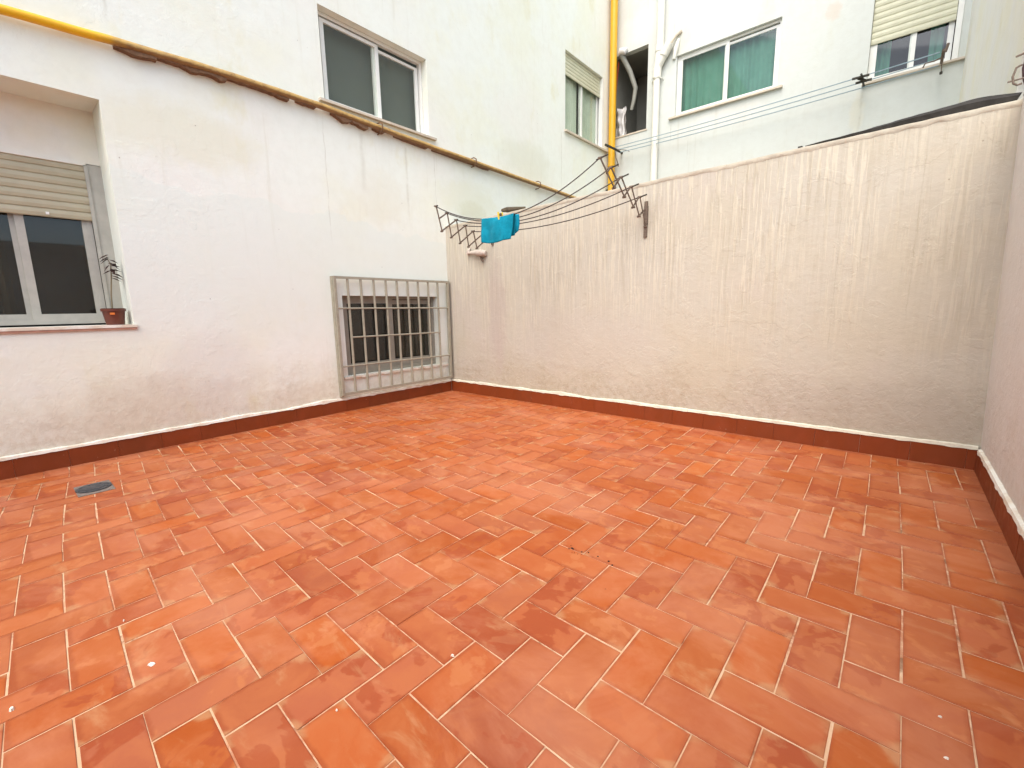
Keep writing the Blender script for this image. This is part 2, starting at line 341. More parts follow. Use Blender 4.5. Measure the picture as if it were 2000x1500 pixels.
class MB:
    """collects shapes in world coordinates and links them as one mesh object"""
    def __init__(s): s.bm = bmesh.new()
    def hexa(s, p):      # p: 8 corners bottom(4) top(4)
        v = [s.bm.verts.new(q) for q in p]
        for f in ((0, 3, 2, 1), (4, 5, 6, 7), (0, 1, 5, 4), (1, 2, 6, 5), (2, 3, 7, 6), (3, 0, 4, 7)): s.bm.faces.new([v[i] for i in f])
        return s
    def box(s, a, b, mp=None):
        x0, y0, z0 = a; x1, y1, z1 = b
        p = [(x0, y0, z0), (x1, y0, z0), (x1, y1, z0), (x0, y1, z0), (x0, y0, z1), (x1, y0, z1), (x1, y1, z1), (x0, y1, z1)]
        if mp: p = [mp(*q) for q in p]
        return s.hexa(p)
    def quad(s, *p):
        s.bm.faces.new([s.bm.verts.new(q) for q in p]); return s
    def tube(s, pts, r, n=8, caps=True, up=None):
        pts = [Vector(p) for p in pts]; rr = r if isinstance(r, (list, tuple)) else [r] * len(pts)
        rings = []; prev = None
        for i, p in enumerate(pts):
            if i == 0: t = pts[1] - p
            elif i == len(pts) - 1: t = p - pts[i - 1]
            else: t = (pts[i + 1] - p).normalized() + (p - pts[i - 1]).normalized()
            t.normalize()
            a = prev if prev is not None else (Vector((0, 0, 1)) if abs(t.z) < .9 else Vector((1, 0, 0)))
            a = (a - t * a.dot(t)).normalized(); prev = a; b = t.cross(a)
            rings.append([s.bm.verts.new(p + (a * math.cos(2 * PI * k / n) + b * math.sin(2 * PI * k / n)) * rr[i]) for k in range(n)])
        for i in range(len(rings) - 1):
            for k in range(n): s.bm.faces.new((rings[i][k], rings[i][(k + 1) % n], rings[i + 1][(k + 1) % n], rings[i + 1][k]))
        if caps: s.bm.faces.new(rings[0][::-1]); s.bm.faces.new(rings[-1])
        return s
    def bar(s, a, b, w, h):    # flat bar between two points; w across, h in z-ish
        a, b = Vector(a), Vector(b); t = (b - a).normalized(); u = Vector((0, 0, 1)) if abs(t.z) < .95 else Vector((1, 0, 0))
        sdv = t.cross(u).normalized(); u = sdv.cross(t)
        p = [q + sdv * sx * w / 2 + u * sz * h / 2 for q in (a, b) for sx, sz in ((-1, -1), (1, -1), (1, 1), (-1, 1))]
        return s.hexa(p)
    def grid(s, fn, nu, nv):
        v = [[s.bm.verts.new(fn(i / nu, j / nv)) for j in range(nv + 1)] for i in range(nu + 1)]
        for i in range(nu):
            for j in range(nv): s.bm.faces.new((v[i][j], v[i + 1][j], v[i + 1][j + 1], v[i][j + 1]))
        return s
    def build(s, name, mat, parent=None, root=None, bevel=0, smooth=False, label=None, fix=True):
        root = root or parent
        r = parent
        while r is not None and r not in ROOT: r = r.parent
        off = ROOT[r] if r is not None else Vector((0, 0, 0))
        if bevel:
            bmesh.ops.bevel(s.bm, geom=[e for e in s.bm.edges if len(e.link_faces) == 2 and e.calc_face_angle(0) > .6], offset=bevel, segments=1, affect='EDGES')
        if fix: bmesh.ops.recalc_face_normals(s.bm, faces=s.bm.faces)
        for v in s.bm.verts: v.co -= off
        me = bpy.data.meshes.new(name); s.bm.to_mesh(me); s.bm.free()
        if smooth:
            for p in me.polygons: p.use_smooth = True
            try: me.set_sharp_from_angle(angle=math.radians(40))
            except Exception: pass
        me.materials.append(M[mat]); o = bpy.data.objects.new(name, me); C.objects.link(o)
        if parent is not None: o.parent = parent
        if label: o['label'] = label
        return o

def own(name, mb, mat, loc, label, cat, group=None, kind=None, **kw):     # a thing that is one mesh
    for v in mb.bm.verts: v.co -= Vector(loc)
    o = mb.build(name, mat, **kw); o.location = loc; return tag(o, label, cat, group, kind)

mapA = lambda u, d, z: (d, u, z)                 # left building: u = y, d out of the wall
YD = 4.761
mapD = lambda u, d, z: (u, YD - d, z)            # rear building: u = x

def wall_mesh(mp, u0, u1, z0, z1, holes, back=-.4):
    """front face with rectangular openings (u0,u1,z0,z1,depth) plus reveals and a closed back"""
    mb = MB(); us = sorted({u0, u1, *[h[0] for h in holes], *[h[1] for h in holes]}); zs = sorted({z0, z1, *[h[2] for h in holes], *[h[3] for h in holes]})
    def refine(a, st):
        o = []
        for p, q in zip(a, a[1:]):
            k = max(1, int(math.ceil((q - p) / st))); o += [p + (q - p) * i / k for i in range(k)]
        return o + [a[-1]]
    us = refine(us, 1.0); zs = refine(zs, 1.0); vd = {}
    def V(u, z):
        k = (round(u, 4), round(z, 4))
        if k not in vd: vd[k] = mb.bm.verts.new(mp(u, 0, z))
        return vd[k]
    for a, b in zip(us, us[1:]):
        for c, d in zip(zs, zs[1:]):
            mu, mz = (a + b) / 2, (c + d) / 2
            if any(h[0] < mu < h[1] and h[2] < mz < h[3] for h in holes): continue
            mb.bm.faces.new((V(a, c), V(b, c), V(b, d), V(a, d)))
    for h in holes:
        a, b, c, d, dp = h[:5]
        for p, q in (((a, c), (b, c)), ((b, c), (b, d)), ((b, d), (a, d)), ((a, d), (a, c))):
            mb.quad(mp(p[0], 0, p[1]), mp(q[0], 0, q[1]), mp(q[0], -dp, q[1]), mp(p[0], -dp, p[1]))
    # outer sides and top so that the wall has thickness
    for p, q in (((u0, z0), (u0, z1)), ((u0, z1), (u1, z1)), ((u1, z1), (u1, z0))):
        mb.quad(mp(p[0], 0, p[1]), mp(q[0], 0, q[1]), mp(q[0], back, q[1]), mp(p[0], back, p[1]))
    return mb

def frame_rect(mp, u0, u1, z0, z1, d0, d1, w, wb=None, wt=None):
    wb = wb or w; wt = wt or w; mb = MB()
    mb.box((u0, d0, z0), (u0 + w, d1, z1), mp); mb.box((u1 - w, d0, z0), (u1, d1, z1), mp)
    mb.box((u0 + w, d0, z0), (u1 - w, d1, z0 + wb), mp); mb.box((u0 + w, d0, z1 - wt), (u1 - w, d1, z1), mp)
    return mb
def curtain(mp, u0, u1, z0, z1, d, amp, waves, ph=0.0):
    mb = MB(); nu = int(waves * 8)
    def fn(i, j):
        u = u0 + (u1 - u0) * i
        w = math.sin(i * waves * 2 * PI + ph + .6 * math.sin(i * 9 + ph)) * amp * (1 - .25 * j) + .4 * amp * math.sin(i * waves * 5.1)
        return mp(u, d + w, z0 + (z1 - z0) * j)
    mb.grid(fn, nu, 4); return mb
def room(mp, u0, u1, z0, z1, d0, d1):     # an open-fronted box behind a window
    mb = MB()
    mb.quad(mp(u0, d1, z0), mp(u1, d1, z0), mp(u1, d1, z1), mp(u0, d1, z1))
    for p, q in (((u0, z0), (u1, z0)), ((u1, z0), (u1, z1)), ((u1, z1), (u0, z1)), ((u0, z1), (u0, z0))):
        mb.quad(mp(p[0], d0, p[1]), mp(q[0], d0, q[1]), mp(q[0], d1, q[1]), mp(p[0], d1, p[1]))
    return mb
def window(root, mp, hole, frame, sashes, fmat, gmat, fw_=.035, label=None, curt=None, rmat='interior_dark', rdepth=.9, sill=None):
    """frame=(d_back,d_front); sashes=[(u0,u1,z0,z1,d,stile,bottom,top)]; everything under one window part"""
    u0, u1, z0, z1 = hole; d0, d1 = frame; e = .002
    w = frame_rect(mp, u0 + e, u1 - e, z0 + e, z1 - e, d0, d1, fw_).build('window', fmat, root, bevel=.003, label=label)
    for (a, b, c, d, dd, st, bt, tp) in sashes:
        frame_rect(mp, a, b, c, d, dd - .014, dd + .014, st, bt, tp).build('sash', fmat, w, bevel=.003)
        MB().box((a + st - .004, dd - .003, c + bt - .004), (b - st + .004, dd + .003, d - tp + .004), mp).build('pane', gmat, w)
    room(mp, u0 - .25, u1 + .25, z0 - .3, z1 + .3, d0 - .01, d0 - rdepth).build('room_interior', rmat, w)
    for cc in (curt or []):
        curtain(mp, *cc[:7], ph=cc[0] * 7).build('curtain', cc[7], w, smooth=True)
    return w
def shutter(root, mp, u0, u1, z_bot, z_top, pitch, d, mat, label=None):
    first = None; n = int(round((z_top - z_bot) / pitch)); par = None
    mb = MB().box((u0, d - .006, z_bot - .002), (u1, d - .001, z_top), mp)
    par = mb.build('roller_shutter', mat, root, label=label)
    for i in range(n):
        z = z_bot + i * pitch; h = pitch - .0075; uj = random.uniform(-.001, .001)
        s = MB(); pr = [(d - .001, z), (d + .006, z + .004), (d + .0105, z + h * .5), (d + .006, z + h - .004), (d - .001, z + h)]
        A_ = [s.bm.verts.new(mp(u0 + uj, q[0], q[1])) for q in pr]; B_ = [s.bm.verts.new(mp(u1 + uj, q[0], q[1])) for q in pr]
        for k in range(5): s.bm.faces.new((A_[k], A_[(k + 1) % 5], B_[(k + 1) % 5], B_[k]))
        s.bm.faces.new(A_); s.bm.faces.new(B_[::-1]); s.build('slat', mat, par)
    return par

def skirting(root, base_pt, dirv, nrm, length, height, tl, start=0.0, bmat='bead'):
    """row of glazed skirting tiles with an irregular bead of mortar above"""
    bx, by = base_pt; dx, dy = dirv; nx, ny = nrm
    at = lambda s_, d, z: (bx + dx * s_ + nx * d, by + dy * s_ + ny * d, z)
    par = MB().box((0, .001, -.01), (length, .006, height - .004), at).build('skirting', 'bead', root)
    s0 = -start; 
    while s0 < length:
        a, b = max(0, s0), min(length, s0 + tl - .0016)
        if b - a > .02:
            dj = random.uniform(-.001, .001); hj = random.uniform(-.0015, .0015)
            mb = MB().box((a, .005, -.012), (b, .0165 + dj, height + hj), at)
            o = mb.build('skirting_tile', 'skirt', par, bevel=.0015)
            at_ = o.data.attributes.new('tone', 'FLOAT_VECTOR', 'POINT'); v = (random.random(), random.random(), random.random())
            at_.data.foreach_set('vector', list(v) * len(o.data.vertices))
        s0 += tl
    mb = MB(); n = int(length / .035); prof = []
    for i in range(n + 1):
        s_ = length * i / n; nz = noise.noise(Vector((s_ * 2.3 + bx * 3, by + 5, 1))) ; n2 = noise.noise(Vector((s_ * 11 + bx, by, 4)))
        lo = height - .006 - max(0, n2) * .012; hi = height + .020 + nz * .014 + n2 * .007; th = .017 + .006 * n2
        prof.append([mb.bm.verts.new(at(s_, .0, lo)), mb.bm.verts.new(at(s_, th + .004, lo)), mb.bm.verts.new(at(s_, th, hi - .006)), mb.bm.verts.new(at(s_, .0005, hi))])
    for p, q in zip(prof, prof[1:]):
        for k in range(3): mb.bm.faces.new((p[k], q[k], q[k + 1], p[k + 1]))
    mb.build('mortar_bead', bmat, root, smooth=True)

# ---------------------------------------------------------------- ground and floor
g = MB().grid(lambda i, j: (-150 + 300 * i, -150 + 300 * j, -.12), 4, 4).build('ground', 'ground'); tag(g, kind='structure')
XC0, YC0 = 5.485, 0.0
fl = MB().box((.001, -7.6, -.1), (5.52, -.001, -.0026)).build('floor', 'grout'); tag(fl, 'herringbone floor of terracotta tiles with pale joints', kind='structure')
ROOT[fl] = Vector((0, 0, 0))
KX = (3.2995, .9859, .0022, .0106, .0193, -.0082); KY = (-2.7614, -.0298, 1.0083, .0130, .0001, .0175)
def lat(nx, ny):      # tile lattice of the real floor, in metres; slightly bowed as it was laid
    x = (nx - 27) * .1235; y = (ny + 22) * .1235
    xq = max(-3.4, min(2.0, x)); yq = max(-1.9, min(2.8, y))
    q = (xq * xq, xq * yq, yq * yq)
    f = lambda k: (k[0] + k[1] * x + k[2] * y + k[3] * q[0] + k[4] * q[1] + k[5] * q[2]) * 1.18
    return Vector((f(KX), f(KY), 0))
def clip(poly, axis, val, keep_less):
    out = []; n = len(poly)
    for i in range(n):
        a, b = poly[i], poly[(i + 1) % n]; ia = (a[axis] < val) == keep_less; ib = (b[axis] < val) == keep_less
        if ia: out.append(a)
        if ia != ib:
            t = (val - a[axis]) / (b[axis] - a[axis]); out.append(a.lerp(b, t))
    return out
def project(p):
    d = p - CAM; z = d.dot(fw)
    return None if z < .05 else (1000 + 870 * d.dot(rt2) / z, 750 - 870 * d.dot(up2) / z)
tiles = []
for nx in range(-6, 46):
    for ny in range(-62, 10):
        k = (nx - ny) % 4
        if k == 1: q = [(nx, ny), (nx + 2, ny), (nx + 2, ny + 1), (nx, ny + 1)]; vert = False
        elif k == 3: q = [(nx, ny - 1), (nx + 1, ny - 1), (nx + 1, ny + 1), (nx, ny + 1)]; vert = True
        else: continue
        P = [lat(*c_) for c_ in q]; ctr = sum(P, Vector()) / 4
        gap = .0016 + abs(random.gauss(0, .0011))
        # inset by gap along both edges, with tiny laying errors
        ang = random.gauss(0, .0035); ca, sa = math.cos(ang), math.sin(ang); sh = Vector((random.gauss(0, .0008), random.gauss(0, .0008), 0))
        e1 = (P[1] - P[0]).normalized(); e2 = (P[3] - P[0]).normalized()
        PP = []
        for c_, (s1, s2) in zip(P, ((1, 1), (-1, 1), (-1, -1), (1, -1))):
            v = c_ + e1 * s1 * gap + e2 * s2 * gap - ctr
            v = Vector((v.x * ca - v.y * sa, v.x * sa + v.y * ca, 0)); PP.append(ctr + v + sh)
        uvs = [(0, 0), (1, 0), (1, 1), (0, 1)] if not vert else [(0, 0), (0, 1), (1, 1), (1, 0)]
        o_, ax, ay = PP[0], PP[1] - PP[0], PP[3] - PP[0]
        poly = PP
        for ax_, val, less in ((0, .003, False), (0, 5.483, True), (1, -.003, True), (1, -7.58, False)):
            poly = clip(poly, ax_, val, less)
            if len(poly) < 3: break
        if len(poly) < 3: continue
        area = abs(sum(poly[i].x * poly[(i + 1) % len(poly)].y - poly[(i + 1) % len(poly)].x * poly[i].y for i in range(len(poly)))) / 2
        if area < .0004: continue
        clean = []
        for v in poly:
            if not clean or (v - clean[-1]).length > .002: clean.append(v)
        if (clean[0] - clean[-1]).length < .002: clean.pop()
        if len(clean) < 3: continue
        def uvof(v, o_=o_, ax=ax, ay=ay, vert=vert):
            a = (v - o_).dot(ax) / ax.length_squared; b = (v - o_).dot(ay) / ay.length_squared
            return (b, a) if vert else (a, b)
        pr_ = [project(v) for v in clean]; px = 0.0
        if all(p is not None for p in pr_):
            cp = [Vector((min(2000, max(0, p[0])), min(1500, max(0, p[1])))) for p in pr_]
            px = abs(sum(cp[i].x * cp[(i + 1) % len(cp)].y - cp[(i + 1) % len(cp)].x * cp[i].y for i in range(len(cp)))) / 2
        elif any(p is not None and 0 <= p[0] <= 2000 and 0 <= p[1] <= 1500 for p in pr_): px = 1e5
        tiles.append((px, clean, uvof, (random.random(), random.random(), random.random()), random.gauss(0, .00045), random.gauss(0, .0016), random.gauss(0, .0016)))
tiles.sort(key=lambda t: -t[0])
def add_tile(bm, uvl, tl, t):
    px, poly, uvof, tone, dz, tx, ty = t; n = len(poly); c_ = sum(poly, Vector()) / n
    ins = .0016
    def z_(v): return dz + (v.x - c_.x) * tx + (v.y - c_.y) * ty
    top = []; mid = []; bot = []
    for v in poly:
        d = (c_ - v); w = v + d.normalized() * ins * 1.5
        top.append(bm.verts.new((w.x, w.y, z_(v)))); mid.append(bm.verts.new((v.x, v.y, z_(v) - .0012))); bot.append(bm.verts.new((v.x, v.y, -.012)))
    fs = [bm.faces.new(top)]
    for i in range(n):
        j = (i + 1) % n
        fs.append(bm.faces.new((mid[i], mid[j], top[j], top[i]))); fs.append(bm.faces.new((bot[i], bot[j], mid[j], mid[i])))
    for f in fs:
        for l in f.loops: l[uvl].uv = uvof(Vector((l.vert.co.x, l.vert.co.y, 0)))
    for v in top + mid + bot: v[tl] = Vector(tone)
def tile_object(name, group_):
    bm = bmesh.new(); uvl = bm.loops.layers.uv.new('UVMap'); tl = bm.verts.layers.float_vector.new('tone')
    for t in group_: add_tile(bm, uvl, tl, t)
    bm.normal_update()
    for f in bm.faces:
        if f.normal.z < -.5: f.normal_flip()
    me = bpy.data.meshes.new(name); bm.to_mesh(me); bm.free(); me.materials.append(M['tile'])
    o = bpy.data.objects.new(name, me); C.objects.link(o); o.parent = fl; return o
for t in tiles[:300]: tile_object('tile', [t])
rest = tile_object('small_far_tiles', tiles[300:]); rest['kind'] = 'stuff'

# ---------------------------------------------------------------- left building (plane x = 0)
bA = empty('apartment_building', (0, 0, 0), 'white plastered building on the left, carrying the horizontal yellow pipe', 'building')
HL = (-5.45, -3.565, 1.105, 2.865, .36)
H1 = (-1.665, -.218, 3.452, 4.386, .10)
H3 = (3.015, 4.44, 4.405, 5.745, .08)
HG = (-1.645, -.212, .415, 1.370, .09)
wall_mesh(mapA, -8.0, YD, -.12, 9.0, [HL, H1, H3, HG]).build('wall', 'plaster_left', bA, fix=False)
# shutter-box face and post at the back of the deep left niche
MB().box((-5.45, -.56, 2.44), (-3.55, -.355, 2.88), mapA).box((-5.45, -.375, 2.425), (-3.66, -.345, 2.452), mapA).build('shutter_box', 'plaster_side', bA, label='shaded plaster shutter box in the left niche')
MB().box((-3.655, -.40, 1.10), (-3.555, -.355, 2.445), mapA).box((-3.675, -.37, 1.107), (-3.652, -.345, 2.43), mapA).build('window_post', 'grey_frame', bA, bevel=.002)
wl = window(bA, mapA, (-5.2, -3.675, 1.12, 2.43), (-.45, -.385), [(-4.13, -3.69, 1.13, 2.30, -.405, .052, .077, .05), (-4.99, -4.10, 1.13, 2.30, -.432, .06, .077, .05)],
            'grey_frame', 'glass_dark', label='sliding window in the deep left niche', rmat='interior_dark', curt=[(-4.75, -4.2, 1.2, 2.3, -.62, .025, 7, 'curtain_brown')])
sh_ = shutter(bA, mapA, -5.2, -3.668, 1.985, 2.44, .0655, -.366, 'slat_dull', label='dull cream roller shutter half down in the left niche')
MB().box((-3.95, -.36, 2.00), (-3.93, -.350, 2.02), mapA).build('shutter_stop', 'white_frame', sh_)
MB().box((-5.47, -.36, 1.085), (-3.548, .018, 1.107), mapA).build('window_sill', 'bead', bA, bevel=.003, label='whitewashed sill of the left niche')
MB().box((-5.46, -.10, 1.068), (-3.552, .012, 1.084), mapA).build('sill_edge', 'sill_red', bA)
# upper wide window
w1 = window(bA, mapA, H1[:4], (-.155, -.10), [(-1.60, -.87, 3.49, 4.33, -.118, .045, .035, .035), (-.94, -.268, 3.49, 4.30, -.142, .045, .035, .030)],
            'white_frame', 'glass', label='white sliding window with two grey panes above the yellow pipe', rmat='frost', rdepth=.07)
MB().box((-1.735, -.10, 3.424), (-.125, .045, 3.45), mapA).build('window_sill', 'sill', bA, bevel=.003)
# far window with shutter
w3 = window(bA, mapA, H3[:4], (-.13, -.082), [(3.06, 3.74, 4.44, 5.70, -.10, .045, .04, .04), (3.66, 4.36, 4.44, 5.70, -.118, .045, .04, .04)],
            'white_frame', 'glass', label='tall narrow looking window beside the yellow riser', rmat='interior', rdepth=.7,
            curt=[(3.05, 3.60, 4.42, 5.7, -.148, .009, 9, 'curtain_pale'), (3.72, 4.38, 4.42, 5.7, -.148, .009, 10, 'curtain_pale')])
shutter(bA, mapA, 3.03, 4.36, 5.385, 5.74, .060, -.06, 'slat', label='cream roller shutter above the far side window')
MB().box((4.365, -.08, 4.407), (4.438, .002, 5.743), mapA).build('shutter_guide', 'white_frame', bA)
MB().box((2.98, -.08, 4.372), (4.56, .05, 4.403), mapA).build('window_sill', 'sill', bA, bevel=.003)
# low window behind the grille
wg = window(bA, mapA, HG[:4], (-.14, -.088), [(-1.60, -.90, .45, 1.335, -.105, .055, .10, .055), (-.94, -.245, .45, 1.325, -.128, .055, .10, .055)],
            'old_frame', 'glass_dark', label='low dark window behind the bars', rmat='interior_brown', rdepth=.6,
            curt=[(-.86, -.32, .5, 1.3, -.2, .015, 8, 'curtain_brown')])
mb = MB()
for i in range(15):
    a = -1.70 + i * .109; mb.box((a, -.088, .388 + .004 * math.sin(i * 2.1)), (a + .109, .022 + .008 * math.sin(i * 1.3), .413), mapA)
mb.build('window_sill', 'bead', bA, bevel=.004, label='rough mortar sill under the low window')
skirting(bA, (0, -.02), (0, -1), (1, 0), 7.9, .148, .30, .12)

# ---------------------------------------------------------------- boundary wall (plane y = 0)
bB = empty('boundary_wall', (2.7, 0, 0), 'low beige rendered wall with drip streaks across the back of the patio', 'wall')
topz = lambda x: 2.347 + .0137 * x
mb = MB(); n = 90; T = .15
for i in range(n):
    a, b = 5.50 * i / n, 5.50 * (i + 1) / n
    za = topz(a) - .02; zb = topz(b) - .02
    mb.quad((a, 0, -.12), (b, 0, -.12), (b, 0, zb), (a, 0, za)); mb.quad((b, T, -.12), (a, T, -.12), (a, T, za), (b, T, zb)); mb.quad((a, 0, za), (b, 0, zb), (b, T, zb), (a, T, za))
bmesh.ops.remove_doubles(mb.bm, verts=mb.bm.verts, dist=1e-5)
mb.build('wall', 'plaster_wall', bB, fix=False)
mb = MB(); pr0 = []
for i in range(181):
    x = 5.47 * i / 180; nz = noise.noise(Vector((x * 1.7, 3, 1))) * .007 + noise.noise(Vector((x * 9, 1, 7))) * .004; th = .010 + .004 * noise.noise(Vector((x * 6, 8, 2)))
    z = topz(x) + nz
    pr0.append([mb.bm.verts.new(q) for q in ((x, -.001, z - .040 + .012 * noise.noise(Vector((x * 14, 4, 4)))), (x, -th, z - .026), (x, -th - .002, z - .006), (x, .01, z), (x, T - .01, z + .003), (x, T + .012, z - .01), (x, T + .01, z - .04))])
for p, q in zip(pr0, pr0[1:]):
    for k in range(6): mb.bm.faces.new((p[k], q[k], q[k + 1], p[k + 1]))
mb.build('coping', 'coping', bB, smooth=True)
skirting(bB, (.02, 0), (1, 0), (0, -1), 5.45, .156, .30, .0, 'coping')

# ---------------------------------------------------------------- right wall (leans a little)
bC = empty('side_wall', (5.46, -3, 0), 'narrow strip of pale plastered wall at the right edge of the picture', 'wall')
cx = lambda z: 5.487 - .0275 * z
mb = MB(); HC = 2.43
for i in range(8):
    for j in range(4):
        a, b = -.0 - i * 1.0, -.0 - (i + 1) * 1.0; z0, z1 = -.12 + j * (HC + .12) / 4, -.12 + (j + 1) * (HC + .12) / 4
        mb.quad((cx(z0), a, z0), (cx(z0), b, z0), (cx(z1), b, z1), (cx(z1), a, z1))
mb.quad((cx(HC), 0, HC), (cx(HC), -8, HC), (5.75, -8, HC), (5.75, 0, HC)).quad((5.75, 0, -.12), (5.75, 0, HC), (5.75, -8, HC), (5.75, -8, -.12))
bmesh.ops.remove_doubles(mb.bm, verts=mb.bm.verts, dist=1e-4)
mb.build('wall', 'plaster_right', bC, fix=True)
skirting(bC, (5.483, -.03), (0, -1), (-1, 0), 7.5, .150, .30, .05)

# ---------------------------------------------------------------- neighbour building face beyond the boundary wall
bE = empty('neighbour_building', (5.36, 2.4, 0), 'beige stained building flank rising behind the right end of the low wall', 'building')
MB().hexa([(5.335, YD, -.1), (5.405, .16, -.1), (5.9, .16, -.1), (5.9, YD, -.1), (5.335, YD, 9), (5.405, .16, 9), (5.9, .16, 9), (5.9, YD, 9)]).build('wall', 'plaster_side', bE)

# ---------------------------------------------------------------- rear building (plane y = YD)
bD = empty('apartment_building', (2.7, YD, 0), 'bright white building at the back with the green curtained window', 'building')
HO = (.03, .775, 4.70, 6.235, 1.1)
H4 = (1.345, 3.075, 4.765, 5.825, .06)
H5 = (4.275, 5.262, 4.455, 6.35, .07)
wall_mesh(mapD, 0.0, 5.335, -.12, 9.0, [HO, H4, H5]).build('wall', 'plaster_rear', bD, fix=False)
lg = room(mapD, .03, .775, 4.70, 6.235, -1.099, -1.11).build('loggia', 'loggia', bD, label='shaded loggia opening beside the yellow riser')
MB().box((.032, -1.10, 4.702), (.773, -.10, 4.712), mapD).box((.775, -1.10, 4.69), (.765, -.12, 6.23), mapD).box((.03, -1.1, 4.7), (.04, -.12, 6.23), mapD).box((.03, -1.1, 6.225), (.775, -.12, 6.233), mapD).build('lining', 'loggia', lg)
MB().box((.56, -1.098, 4.75), (.77, -1.06, 5.32), mapD).build('inner_window', 'interior_dark', lg)
MB().tube([(.21, YD - .03, 6.24), (.25, YD + .04, 6.12), (.34, YD + .12, 5.92), (.43, YD + .2, 5.62), (.40, YD + .2, 5.40), (.35, YD + .2, 5.22)], [.055, .052, .05, .046, .042, .035], 10).build('duct', 'duct', lg, smooth=True)
MB().tube([(.16, YD - .045, 6.23), (.22, YD - .055, 6.27), (.29, YD - .05, 6.25), (.33, YD - .03, 6.30)], [.03, .065, .07, .03], 10).build('duct_collar', 'plastic_white', lg, smooth=True)
def pl(i, j):
    return (.05 + .24 * i, YD + .10 + .035 * math.sin(i * 9 + j * 3) + .02 * math.sin(j * 17 + i * 5), 4.715 + .56 * j)
MB().grid(pl, 10, 10).build('plastic_sheet', 'plastic', lg, smooth=True)
MB().grid(lambda i, j: (.225 + .035 * i + .012 * math.sin(j * 8), YD + .06 + .01 * math.sin(j * 11), 4.73 + .52 * j), 2, 10).build('plastic_fold', 'plastic_white', lg)
MB().tube([(.13, YD + .02, 6.13), (.10, YD + .03, 5.9), (.075, YD + .02, 5.5), (.07, YD + .02, 5.2)], .016, 6).build('red_hose', 'red_hose', lg, smooth=True)
MB().box((.02, -.12, 4.672), (.80, .015, 4.699), mapD).build('loggia_sill', 'sill', bD, bevel=.003)
w4 = window(bD, mapD, H4[:4], (-.115, -.062), [(1.385, 2.26, 4.775, 5.79, -.078, .055, .07, .04), (2.18, 3.04, 4.775, 5.765, -.10, .055, .07, .04)],
            'white_frame', 'glass', label='white sliding window with green curtains on the back building', rmat='interior', rdepth=1.1,
            curt=[(1.38, 2.25, 4.79, 5.8, -.19, .018, 7, 'curtain_teal'), (2.25, 3.06, 4.79, 5.8, -.2, .018, 6, 'curtain_teal')])
MB().box((1.245, -.06, 4.732), (3.155, .055, 4.763), mapD).build('window_sill', 'sill', bD, bevel=.003)
w5 = window(bD, mapD, H5[:4], (-.12, -.072), [(4.31, 4.80, 4.50, 5.3, -.085, .05, .04, .04), (4.73, 5.19, 4.50, 5.3, -.105, .06, .04, .04)],
            'white_frame', 'glass', label='window with green and blue room behind under the shutter', rmat='interior_dark', rdepth=.9,
            curt=[(4.33, 4.52, 4.47, 5.3, -.2, .01, 3, 'curtain_teal'), (4.95, 5.1, 4.47, 5.3, -.22, .01, 2, 'curtain_teal')])
MB().box((4.52, -.5, 4.47), (4.74, -.47, 4.66), mapD).build('blue_board', 'panel_blue', w5)
shutter(bD, mapD, 4.28, 5.195, 4.985, 6.34, .0835, -.055, 'slat', label='cream roller shutter half down on the back building')
MB().box((5.20, -.068, 4.458), (5.26, .01, 6.345), mapD).build('shutter_guide', 'white_frame', bD)
MB().box((4.225, -.06, 4.425), (5.331, .05, 4.452), mapD).build('window_sill', 'sill', bD, bevel=.003)

# ---------------------------------------------------------------- rear yard end (behind the camera, closes the courtyard)
bR = empty('courtyard_end_wall', (2.7, -7.8, 0), 'plain plastered wall closing the patio behind the viewer', 'wall')
MB().box((0.001, -7.95, -.1), (5.45, -7.6, 2.6)).build('wall', 'plaster_right', bR)

# ---------------------------------------------------------------- gas pipes
gp = empty('gas_pipe', (.06, -8, 3.2), 'horizontal yellow gas pipe crossing the left wall, browned along most of it', 'pipe')
pz = [(-7.9, 3.10), (-4.6, 3.245), (-4.02, 3.276), (-3.46, 3.312), (-2.81, 3.345), (-2.38, 3.353), (-1.78, 3.355), (-1.07, 3.335), (-.17, 3.311), (1.17, 3.290), (2.96, 3.258), (4.4, 3.23)]
pts = []
for (a, za), (b, zb) in zip(pz, pz[1:]):
    for k in range(6): pts.append((.052 + .004 * math.sin(a * 3 + k), a + (b - a) * k / 6, za + (zb - za) * k / 6))
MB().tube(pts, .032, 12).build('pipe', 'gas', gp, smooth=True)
def pipez(y):
    for (a, za), (b, zb) in zip(pz, pz[1:]):
        if a <= y <= b: return za + (zb - za) * (y - a) / (b - a)
def ragged(y0, y1, dep, seed, lead=.6):
    mb = MB(); n = max(4, int((y1 - y0) / .025)); rows = []
    for i in range(n + 1):
        y = y0 + (y1 - y0) * i / n; t = i / n
        env = min(1, .35 + t / lead) if t < .97 else .9
        dd = dep * env * (.70 + .40 * noise.noise(Vector((y * 7, seed, 2))) + .22 * noise.noise(Vector((y * 60, seed, 5))))
        if noise.noise(Vector((y * 30, seed, 9))) > .46: dd *= .55
        z = pipez(y) - .010; rows.append([mb.bm.verts.new(q) for q in ((.001, y, z), (.060, y, z), (.046 + .016 * env, y, z - .014 - dd), (.001, y, z - .016 - dd))])
    for p, q in zip(rows, rows[1:]):
        for k in range(4): mb.bm.faces.new((p[k], q[k], q[(k + 1) % 4], p[(k + 1) % 4]))
    mb.bm.faces.new(rows[0]); mb.bm.faces.new(rows[-1][::-1]); mb.build('mortar_remnant', 'brownmortar', gp)
